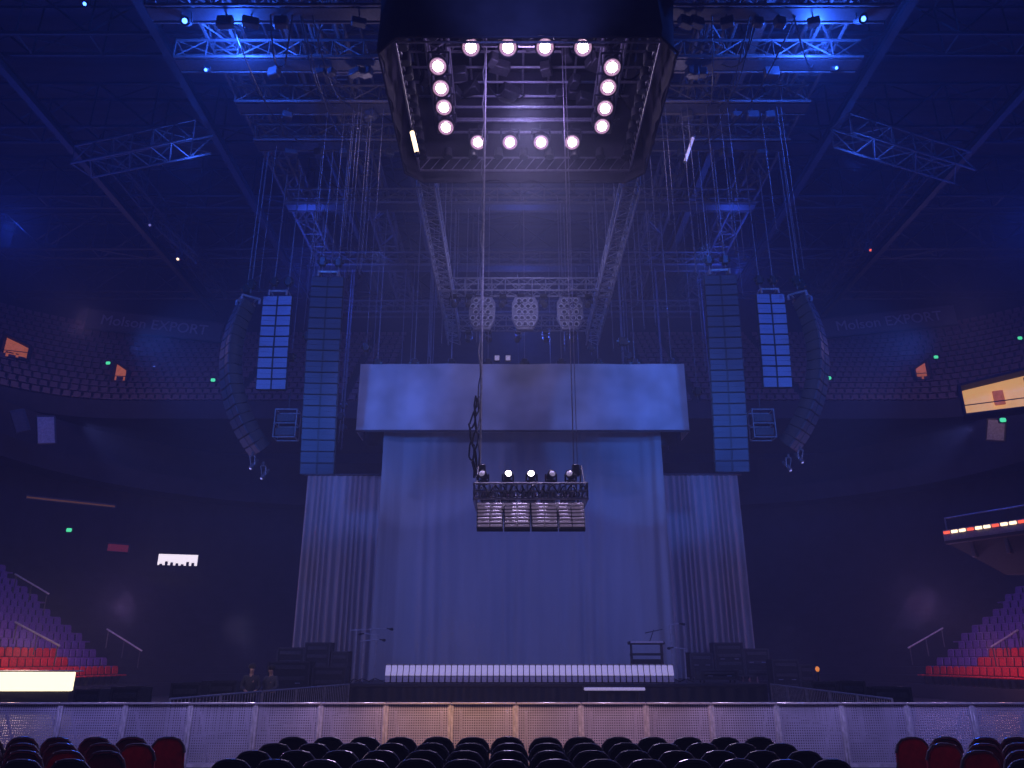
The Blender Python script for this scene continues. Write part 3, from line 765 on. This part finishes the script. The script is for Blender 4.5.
# ---------------------------------------------------------------- people
def skin(name,V,E,m,parent,root=0,sub=1):
    me=bpy.data.meshes.new(name); names=list(V); me.from_pydata([V[k][0] for k in names],[(names.index(a),names.index(b)) for a,b in E],[])
    me.materials.append(M[m]); ob=bpy.data.objects.new(name,me); COL.objects.link(ob); ob.parent=parent
    ob.modifiers.new('Skin','SKIN').use_smooth_shade=True
    for i,k in enumerate(names):
        sv=me.skin_vertices[0].data[i]; sv.radius=(V[k][1],V[k][1]); sv.use_root=(i==root)
    ob.modifiers.new('Sub','SUBSURF').levels=sub; ob.modifiers['Sub'].render_levels=sub
    return ob
def person(loc,rz,label,top,H=1.72,fold=True):
    t=thing('person',label,'person',loc,rz); k=H/1.72
    V={};E=[]
    def v(n,p,r): V[n]=((p[0]*k,p[1]*k,p[2]*k),r*k)
    v('pel',(0,0,.95),.13);v('bel',(0,0,1.1),.12);v('che',(0,.01,1.28),.14);v('nb',(0,0,1.44),.07);v('ne',(0,.02,1.5),.052);v('jaw',(0,.04,1.57),.07);v('hd',(0,.03,1.65),.085);v('nose',(0,.125,1.61),.014)
    E+=[('pel','bel'),('bel','che'),('che','nb'),('nb','ne'),('ne','jaw'),('jaw','hd'),('jaw','nose')]
    for s,n in((-1,'l'),(1,'r')):
        v(n+'sh',(s*.17,0,1.39),.062);v(n+'el',(s*.25,.03,1.12),.045);v(n+'wr',(s*.16,.24,1.03),.03);v(n+'pa',(s*.12,.3,1.03),.034)
        E+=[('che',n+'sh'),(n+'sh',n+'el'),(n+'el',n+'wr'),(n+'wr',n+'pa')]
        for f in range(5):
            fx=-.03+.018*f
            if f==4: a=(s*.12+s*.045,.31,1.05);b=(s*.12+s*.06,.34,1.06)
            else: a=(s*.12+fx,.345,1.025);b=(s*.12+fx,.385-.006*abs(f-1.5),1.0)
            v(n+'f%d'%f,a,.009);v(n+'g%d'%f,b,.008); E+=[(n+'pa',n+'f%d'%f),(n+'f%d'%f,n+'g%d'%f)]
        v(n+'hi',(s*.09,0,.88),.1);v(n+'kn',(s*.11,.03,.5),.06);v(n+'an',(s*.12,-.02,.1),.042);v(n+'to',(s*.14,.15,.045),.04)
        E+=[('pel',n+'hi'),(n+'hi',n+'kn'),(n+'kn',n+'an'),(n+'an',n+'to')]
    skin('body',V,E,'skin',t)
    J={n:(V[n][0],V[n][1]+.018) for n in('bel','che','nb','lsh','lel','lwr','rsh','rel','rwr','pel')}
    J['nb']=(V['nb'][0],.075)
    skin('jacket',J,[('pel','bel'),('bel','che'),('che','nb'),('che','lsh'),('lsh','lel'),('lel','lwr'),('che','rsh'),('rsh','rel'),('rel','rwr')],top,t)
    T={n:(V[n][0],V[n][1]+.014) for n in('pel','lhi','lkn','lan','rhi','rkn','ran')}
    skin('trousers',T,[('pel','lhi'),('lhi','lkn'),('lkn','lan'),('pel','rhi'),('rhi','rkn'),('rkn','ran')],'cloth',t)
    sh={}
    for n in('l','r'):
        sh[n+'a']=(V[n+'an'][0],.055);sh[n+'t']=(V[n+'to'][0],.047)
    for n in('l','r'): skin('shoe',{q:sh[q] for q in(n+'a',n+'t')},[(n+'a',n+'t')],'blk',t)
    MB().lathe([(.098,-.02),(.1,.03),(.085,.075),(.04,.105),(.005,.11)],14,Matrix.Translation((0,.012*k,1.66*k))@Matrix.Rotation(R(-14),4,'X')).build('hair','hair',t)
    for s in(-1,1): MB().lathe([(.002,-.01),(.012,0),(.002,.01)],8,Matrix.Translation((s*.032*k,.108*k,1.635*k))).build('eye','blk',t)
    return t
p=P(250,690,23); person((p.x,23,0),R(200),'person in dark clothes standing left of a pair near the stage','cloth',1.66)
p=P(270,690,23.6); person((p.x,23.6,0),R(165),'person in grey jacket standing right of a pair near the stage','cloth2',1.62)

# ---------------------------------------------------------------- front barricade
BY=14.5; pw=1.13; proto=None
for i in range(18):
    x=-10.1+pw*i+pw/2
    lab='perforated metal barricade panel, %s from left'%nth(i+1)
    if proto is None:
        t=thing('barricade_panel',lab,'barricade',(x,BY,0),0,'barricade panels across the floor')
        MB().box((0,0,.6),(pw-.06,.012,.96)).build('perforated_sheet','perf',t)
        MB().box((0,-.02,1.085),(pw-.01,.1,.032),bev=.01).build('top_rail','trail',t)
        for sx in(-1,1): MB().box((sx*(pw/2-.025),-.01,.55),(.045,.05,1.06),bev=.008).build('post','barf',t)
        MB().box((0,0,.11),(pw-.1,.04,.05)).build('bottom_rail','barf',t)
        MB().box((0,-.35,.012),(pw-.02,.9,.024)).build('tread_plate','steeld',t)
        for sx in(-1,1): MB().tube((sx*pw*.35,.04,.95),(sx*pw*.35,.65,.05),.025,6).build('brace','barf',t)
        MB().box((0,.35,.012),(pw-.02,.7,.024)).build('rear_plate','steeld',t)
        proto=t
    else: copy_tree(proto,(x,BY,0),None,lab)
# ---------------------------------------------------------------- floor chairs
def chair(loc,label,pad,seat,group):
    t=thing('padded_chair',label,'chair',loc,0,group)
    out=[(-.20,.5),(-.205,.73),(-.18,.82),(-.125,.88),(-.05,.9),(.05,.9),(.125,.88),(.18,.82),(.205,.73),(.20,.5)]
    A=Matrix.Translation((0,-.17,.5))@Matrix.Rotation(R(11),4,'X')@Matrix.Translation((0,0,-.5))
    MB().slab(out,.055,.02,A).build('backrest',pad,t)
    rim=MB().path([A@Vector((x*1.01,-.005,z*1.0+.004)) for x,z in out[1:-1]],.017,8); rim.build('rim','rim',t)
    so=[(-.19,-.2),(.19,-.2),(.21,.0),(.21,.16),(.16,.22),(-.16,.22),(-.21,.16),(-.21,.0)]
    MB().slab([(a,b) for a,b in so],.07,.02,Matrix.Translation((0,.04,.45))@Matrix.Rotation(R(-90),4,'X')@Matrix.Scale(-1,4,(0,0,1))).build('seat',seat,t)
    for sx in(-1,1):
        MB().path([A@Vector((sx*.19,0.0,.62)),(sx*.2,-.14,.46),(sx*.205,.26,.01)],.014,6).build('leg','steeld',t)
        MB().path([(sx*.19,.2,.42),(sx*.19,-.22,.01)],.014,6).build('leg','steeld',t)
    MB().tube((-.2,.18,.12),(.2,.18,.12),.011,6).build('stretcher','steeld',t)
    return t
cp={}
rown=['row nearest the barricade','second row from barricade','third row from barricade','fourth row from barricade','fifth row from barricade']
rowY=(10.6,9.85,9.1,8.35)
def put(x,Y,lab,pad,seat):
    x+=random.uniform(-.012,.012); loc=(x,Y+random.uniform(-.03,.03),0); k=(pad,seat)
    if k not in cp: cp[k]=chair(loc,lab,pad,seat,'padded chairs on the arena floor')
    else: copy_tree(cp[k],loc,random.uniform(-.05,.05),lab)
for r,Y in enumerate(rowY):
    for i in range(14):
        put(-2.68+.44*i,Y,'black padded chair, %s from left, %s of centre block'%(nth(i+1),rown[r]),'blkpad','blkpad')
    for j in range(6):
        rl=(j==0 and r<2) or (r==2 and j==1); rr=(j==0 and r<3)
        put(-4.22-.44*j,Y,'%s padded chair, %s from the aisle, %s of left block'%('red backed' if rl else 'black',nth(j+1),rown[r]),'redpad' if rl else 'blkpad','redpad')
        put(4.88+.44*j,Y,'%s padded chair, %s from the aisle, %s of right block'%('red backed' if rr else 'black',nth(j+1),rown[r]),'redpad' if rr else 'blkpad','redpad')

# ---------------------------------------------------------------- bowl details
def panel(name,label,cat,px,py,Y,wpx,hpx,m,rz=0,frame=True,tilt=0):
    c=P(px,py,Y); k=(c-CAM).dot(Vector((0,math.cos(TH),math.sin(TH))))/F; W=wpx*k;H=hpx*k
    t=thing(name,label,cat,c,rz)
    MB().box((0,0,0),(W,.06,H),rot=(0,tilt,0),bev=.02).build('face',m,t)
    f=MB()
    A=Matrix.Rotation(tilt,4,'Y')
    cs=[A@Vector(v) for v in((-W/2,0,-H/2),(W/2,0,-H/2),(W/2,0,H/2),(-W/2,0,H/2))]
    f.path(cs+[cs[0]],.06,5); f.build('frame','steeld',t); t['w']=W; t['h']=H; return t
def doorway(px,py,s,wpx,hpx,rz,label,m='orange',Y=None,slope=.45,depth=.5):
    Y=Y or hit(px,py,s,lift=.6)-.5
    c=P(px,py,Y); k=Y*1.03/F; W=wpx*k;H=hpx*k
    t=thing('lit_doorway',label,'doorway',c,rz)
    tl,tr=(H/2-H*slope,H/2) if s>0 else (H/2,H/2-H*slope)
    MB().add([(-W/2,depth,-H/2),(W/2,depth,-H/2),(W/2,depth,tr),(-W/2,depth,tl)],[(0,1,2,3)]).build('glowing_wall',m,t)
    h=MB(); dc=depth/2-.05
    h.box((-W/2,dc,(tl-H/2)/2),(.12,depth+.2,tl+H/2)).box((W/2,dc,(tr-H/2)/2),(.12,depth+.2,tr+H/2))
    f0,f1=-.15,depth+.05
    h.add([(-W/2-.1,f0,tl),(W/2+.1,f0,tr),(W/2+.1,f1,tr),(-W/2-.1,f1,tl),(-W/2-.1,f0,tl+.12),(W/2+.1,f0,tr+.12),(W/2+.1,f1,tr+.12),(-W/2-.1,f1,tl+.12)],[(0,1,2,3),(4,5,6,7),(0,1,5,4),(1,2,6,5),(2,3,7,6),(3,0,4,7)])
    h.box((0,dc,-H/2),(W+.2,depth+.2,.12)); h.build('surround','conc',t)
    MB().path([(-W/2,-.1,-H/2+.05),(-W/2,-.1,-H/2+.5),(W/2,-.1,-H/2+.5),(W/2,-.1,-H/2+.05)],.03,5).build('handrail','steeld',t)
    return t
doorway(16,347,-1,26,26,R(20),'orange lit doorway high on the left edge of upper tier')
doorway(120,372,-1,15,25,R(10),'small orange lit doorway mid upper tier at left')
doorway(922,370,1,15,23,R(-10),'small orange lit doorway mid upper tier at right')
t=doorway(1008,390,1,84,42,R(-28),'wide yellow lit suite opening at the right edge','yellow',Y=37.5,slope=.25,depth=.9)
MB().box((-.4,.7,-.15),(.5,.1,.8),bev=.04).build('cabinet','orange',t); MB().box((.9,.7,.0),(.08,.1,1.5)).build('mullion','conc',t)
for i,(px,py,Y,lab) in enumerate(((108,363,0,'green exit lamp on upper left tier by small doorway'),(213,380,0,'green exit lamp at inner end of upper left tier'),(936,357,0,'green exit lamp on upper right tier by small doorway'),(829,378,0,'green exit lamp at inner end of upper right tier'),(69,530,44,'green exit lamp lower left above dark seats'),(952,536,44,'green exit lamp lower right beside the lit ledge'),(1020,338,0,'green exit lamp at far right edge'),(1003,420,37,'green exit lamp below the wide right opening'))):
    if not Y: Y=hit(px,py,-1 if px<512 else 1,lift=1.3)-.5
    c=P(px,py,Y); t=thing('exit_lamp',lab,'lamp',c)
    MB().box((0,0,0),(.28,.14,.2),bev=.04).build('lens','greenL',t); MB().box((0,.1,0),(.36,.1,.28),bev=.02).build('housing','blk2',t)
panel('barrier_panel','pale leaning barrier panel at left suite level','panel',46,430,42,16,28,'pale',R(40),tilt=R(-12))
panel('barrier_panel','smaller dark barrier panel at extreme left suite level','panel',20,421,41,12,22,'sign',R(40),tilt=R(-25))
panel('barrier_panel','pale leaning barrier panel at right suite level','panel',996,430,41,16,22,'pale',R(-40),tilt=R(14))
t=panel('video_screen','small bright white screen with dark shapes in the dark left corner','screen',178,560,52,38,12,'screen',R(15))
for k in range(7):
    hh=t['h']*(.16+.2*((k*3)%4)/3); MB().box((-t['w']*.4+t['w']*.13*k,-.05,-t['h']/2+hh/2),(t['w']*.07,.03,hh),bev=.01).build('dark_shape','blk',t)
panel('ribbon_sign','dim orange ribbon display strip at left suite level','sign',72,502,44,80,3,mat('dim amber strip',(.3,.12,.03),.5,es=.05,ecol=(1,.4,.1)),R(38))
panel('ribbon_sign','dim red light strip near the left corner screen','sign',118,548,50,20,8,mat('dim red strip',(.4,.05,.08),.5,es=.06,ecol=(1,.1,.15)),R(38))
# white lit ledge left, ribbon ledge right
a=P(-14,690,30.2);b=P(71,690,30.2)
t=thing('lit_ledge','bright warm white lit counter below left red seats','counter',((a.x+b.x)/2,30.2,0))
W=b.x-a.x; zt=P(30,672,30.2).z; zb2=P(30,691,30.2).z
MB().box((0,0,(zt+zb2)/2),(W,.3,zt-zb2),bev=.03).build('light_panel','white',t)
MB().box((0,.2,zt+.03),(W+.1,.8,.06),bev=.02).build('top','pale',t)
MB().box((0,.25,zb2/2),(W-.1,.5,max(.1,zb2))).build('base','blk',t)
c=P(1003,527,33)
t=thing('lit_balcony','balcony ledge with red and white lamps at right edge','balcony',c,R(-62))
MB().box((0,.6,-.3),(5.2,1.6,.25),bev=.03).build('floor_slab','conc',t)
MB().box((0,-.15,-.05),(5.2,.1,.5),bev=.02).build('fascia','steelg',t)
for k in range(14):
    MB().box((-2.4+.37*k,-.22,.08),(.28,.06,.12),bev=.01).build('lamp','redL' if k%3==0 else 'warmL',t)
MB().path([(-2.5,0,.2),(-2.5,0,.75),(2.5,0,.75),(2.5,0,.2)],.035,6).build('handrail','rail',t)
MB().add([(-2.5,.0,-.42),(2.6,.0,-.42),(2.6,1.4,-.42),(-2.5,1.4,-.42),(-.6,.5,-1.9),(2.6,.5,-1.9),(2.6,1.4,-1.9),(-.6,1.4,-1.9)],[(0,1,5,4),(1,2,6,5),(2,3,7,6),(3,0,4,7),(4,5,6,7),(0,1,2,3)]).build('soffit','conc',t)
MB().box((1.4,.95,-3.0),(2.2,.8,2.4),bev=.05).build('support_wall','conc',t)
for x in(-1.5,0,1.5): MB().box((x,.25,-.75),(.18,.5,.7),bev=.03).build('bracket','steeld',t)
# stand handrails
for i,(a,b,Y,lab) in enumerate((((15,574),(49,594),38,'left stand, uppermost'),((15,622),(60,646),35,'left stand, lowest'),((107,629),(142,651),41,'left stand, nearest the stage'),((908,648),(943,628),41,'right stand, nearest the stage'),((991,647),(1018,630),36,'right stand, lowest'))):
    p=P(*a,Y);q=P(*b,Y); c=(p+q)/2
    t=thing('stair_handrail','sloping grey stair handrail in %s'%lab,'handrail',c)
    MB().tube(p,q,.04,6).build('rail','pale',t,c)
    for f in(.05,.5,.95):
        w=p.lerp(q,f); MB().tube(w,w-Vector((0,0,.85)),.025,6).build('post','steeld',t,c)
# sign bands
def text(s,size,m,parent,loc):
    cu=bpy.data.curves.new('lettering','FONT'); cu.body=s; cu.size=size; cu.align_x='CENTER'; cu.align_y='CENTER'; cu.extrude=.03
    o=bpy.data.objects.new('lettering_source',cu); COL.objects.link(o); bpy.context.view_layer.update()
    me=bpy.data.meshes.new_from_object(o.evaluated_get(bpy.context.evaluated_depsgraph_get())); bpy.data.objects.remove(o)
    me.materials.clear(); me.materials.append(M[m]); ob=bpy.data.objects.new('lettering',me); COL.objects.link(ob); ob.parent=parent; ob.location=loc; ob.rotation_euler=(R(90),0,0); return ob
for px,py,rz,s,side in((155,326,R(6),'Molson EXPORT','left'),(888,322,R(-6),'Molson EXPORT','right')):
    c=P(px,py,min(55.5,hit(px,py,-1 if px<512 else 1,lift=1.6)-1.6))
    t=thing('sign_band','faint lettered sign band above the upper %s tier'%side,'sign',c,rz)
    t.rotation_euler=(0,R(4) if px<512 else R(-4),rz)
    MB().box((0,0,0),(10.2,.2,1.5),bev=.03).build('board','sign',t); text(s,1.15,'signt',t,(0,-.13,0))
    MB().box((0,0,.8),(10.3,.26,.1)).box((0,0,-.8),(10.3,.26,.1)).build('frame','steeld',t)
# blue lamps on catwalks and small work lights
for i,(px,py,Y,r,lab) in enumerate(((185,21,21.4,.16,'small brilliant blue lamp on the left catwalk'),(863,19,21.4,.16,'small brilliant blue lamp on the right catwalk'),(206,70,24,.1,'tiny blue lamp under the left catwalk'),(836,68,24,.1,'tiny blue lamp under the right catwalk'),(85,4,26,.13,'tiny blue lamp at the top left corner'))):
    round_lamp(P(px,py,Y),(.1,-.8,-.6),lab,None,r=r,hot='blueL',name='blue_lamp',bez='blk2',top=26.5 if i==4 else 23.7)
for i,(px,py,lab) in enumerate(((178,259,'tiny warm work lamp at upper left, lower one'),(150,225,'tiny warm work lamp at upper left, upper one'),(870,250,'tiny red glowing work lamp at upper right'))):
    round_lamp(P(px,py,38),(.1,-.8,-.6),lab,None,r=.12,hot='redL' if i==2 else ('warmL' if i==0 else 'lensd'),name='work_lamp',bez='blk2',top=26.5)
t=truss('grid_truss','small slanted truss with a work lamp at upper left','truss',P(150,222,38.6),P(195,262,38.6),.5,.5,.6,.04,.025,'steel')
for q in(P(152,224,38.6),P(192,259,38.6)): MB().tube(q,(q.x,q.y,26.5),.02,5).build('hanger','steeld',t,t.location)

# ---------------------------------------------------------------- lights
B=(.12,.185,1.0); BV=(.26,.28,1.0)
lamp('SPOT',(-9,17,8.5),B,2250,(-1,35,4.5),46,.9,1.0)
lamp('SPOT',(10,17,8.5),B,2250,(3,35,4.5),46,.9,1.0)
lamp('SPOT',(.5,18.5,17),(.6,.5,1),650,(.5,30,3),44,.9,.6)
lamp('SPOT',(-3.2,16,11),(.2,.25,1),2000,(-4.4,33,12.0),30,.3,.12)  # added spot pair, shaped so their gap leaves a dark V on the header
lamp('SPOT',(4.6,16,11),(.06,.2,1),2700,(5.9,33,12.0),30,.3,.12)
lamp('SPOT',(.5,15,11),(.25,.25,1),330,(.5,33,11.5),60,.8,.4)  # weak added fill over the whole header
lamp('SPOT',(-14,24,9),BV,1450,(-8.8,38,5.5),62,.8,.15)
lamp('SPOT',(15,24,9),BV,1450,(9.8,39,5.5),62,.8,.15)
lamp('SPOT',(-9,17,9),(.05,.18,1),4700,(-9.5,30,13.0),50,.5,.4)
lamp('SPOT',(10,17,9),(.05,.18,1),4700,(10.5,30,13.0),50,.5,.4)
lamp('SPOT',(-17,20,9),(.12,.2,1),1500,(-11,29.5,13.5),34,.7,.3)  # added pair without fixtures, brightening the curved arrays
lamp('SPOT',(18,20,9),(.12,.2,1),1500,(12,29.5,13.5),34,.7,.3)
lamp('SPOT',(.4,18.5,17.2),(.65,.52,1),6500,(.4,12,0),62,.7,.6)
lamp('SPOT',(.4,18.8,17.0),(.85,.62,1),1000,(.4,19,5),30,.7,.4)
lamp('POINT',(.4,18.4,17.9),(.5,.36,1),210,size=.5)  # bare light added to brighten the pod interior
lamp('SPOT',(.4,12,14.5),(.15,.2,1),900,(.4,16,19),60,.8,.5)
lamp('POINT',(.5,27.5,16),(.5,.45,1),190,size=.4)
for s in(-1,1):
    lamp('POINT',(CX+s*10.8,22.6,23.2),(.025,.12,1),1500)
    lamp('POINT',(CX+s*15.6,30.0,23.4),(.03,.12,1),190)
    lamp('POINT',(CX+s*23,30,20),(.02,.085,1),800)
    lamp('POINT',(CX+s*12,38,22),(.03,.09,1),600)
    lamp('POINT',(CX+s*6.3,25,21.5),(.65,.5,.8),80)  # weak added light standing in for pod spill on the grid
    lamp('POINT',(CX+s*18.3,36.5,4.2),(.75,.4,1),200)  # added local fill, brightens the lower seats
    lamp('POINT',(CX+s*26,41.5,20.5),(.55,.33,.6),260)  # unseen fill added for the upper seat rows
    lamp('SPOT',(CX+s*9.5,24,7),(.3,.25,1),120,(CX+s*9.8,34,1.5),60,.8,.3)  # added light on the side stage gear, no fixture
lamp('POINT',(.5,29,21),(.4,.38,.9),280)
lamp('POINT',(.5,42,20),(.05,.12,1),650)
lamp('POINT',(-18.3,30.5,2.4),(1,.6,.45),200)
lamp('POINT',(19.2,32.5,2.4),(1,.4,.38),110)
lamp('POINT',(-7.4,21.6,2.6),(.8,.6,.9),26)  # small fill added for the two people
# added low row of lights without fixtures, washing the barricade
for x,col,e in((-8.2,(.36,.32,1),115),(-6.2,(.42,.36,1),115),(-4.2,(.5,.42,1),120),(-2.4,(.85,.52,.7),130),(-.9,(1,.5,.22),215),(.8,(.9,.52,.6),135),(2.5,(.85,.5,.65),130),(4.4,(.5,.42,1),120),(6.4,(.4,.35,1),115),(8.4,(.34,.31,1),115)):
    lamp('SPOT',(x,12.8,2.5),col,e,(x,14.5,.95),95,.9,.2)
# ---------------------------------------------------------------- world with thin stage haze
w=bpy.data.worlds.new('arena haze'); sc.world=w; w.use_nodes=True; nt=w.node_tree
bg=nt.nodes['Background']; bg.inputs[0].default_value=(.01,.015,.06,1); bg.inputs[1].default_value=.3
em=nt.nodes.new('ShaderNodeEmission'); em.inputs[0].default_value=(.05,.08,1,1); em.inputs[1].default_value=.0002  # blue glow put into the haze itself, beside the scattering
vsn=nt.nodes.new('ShaderNodeVolumeScatter'); vsn.inputs['Color'].default_value=(.72,.8,1,1); vsn.inputs['Density'].default_value=.0038; vsn.inputs['Anisotropy'].default_value=.2
ad=nt.nodes.new('ShaderNodeAddShader'); nt.links.new(em.outputs[0],ad.inputs[0]); nt.links.new(vsn.outputs[0],ad.inputs[1])
nt.links.new(ad.outputs[0],nt.nodes['World Output'].inputs['Volume'])
sc.view_settings.view_transform='Standard'
# ---------------------------------------------------------------- camera
cd=bpy.data.cameras.new('camera'); co=bpy.data.objects.new('camera',cd); COL.objects.link(co)
cd.sensor_width=36; cd.lens=F/1024*36; cd.clip_end=300
co.location=CAM; co.rotation_euler=(R(90)+TH,0,0); sc.camera=co
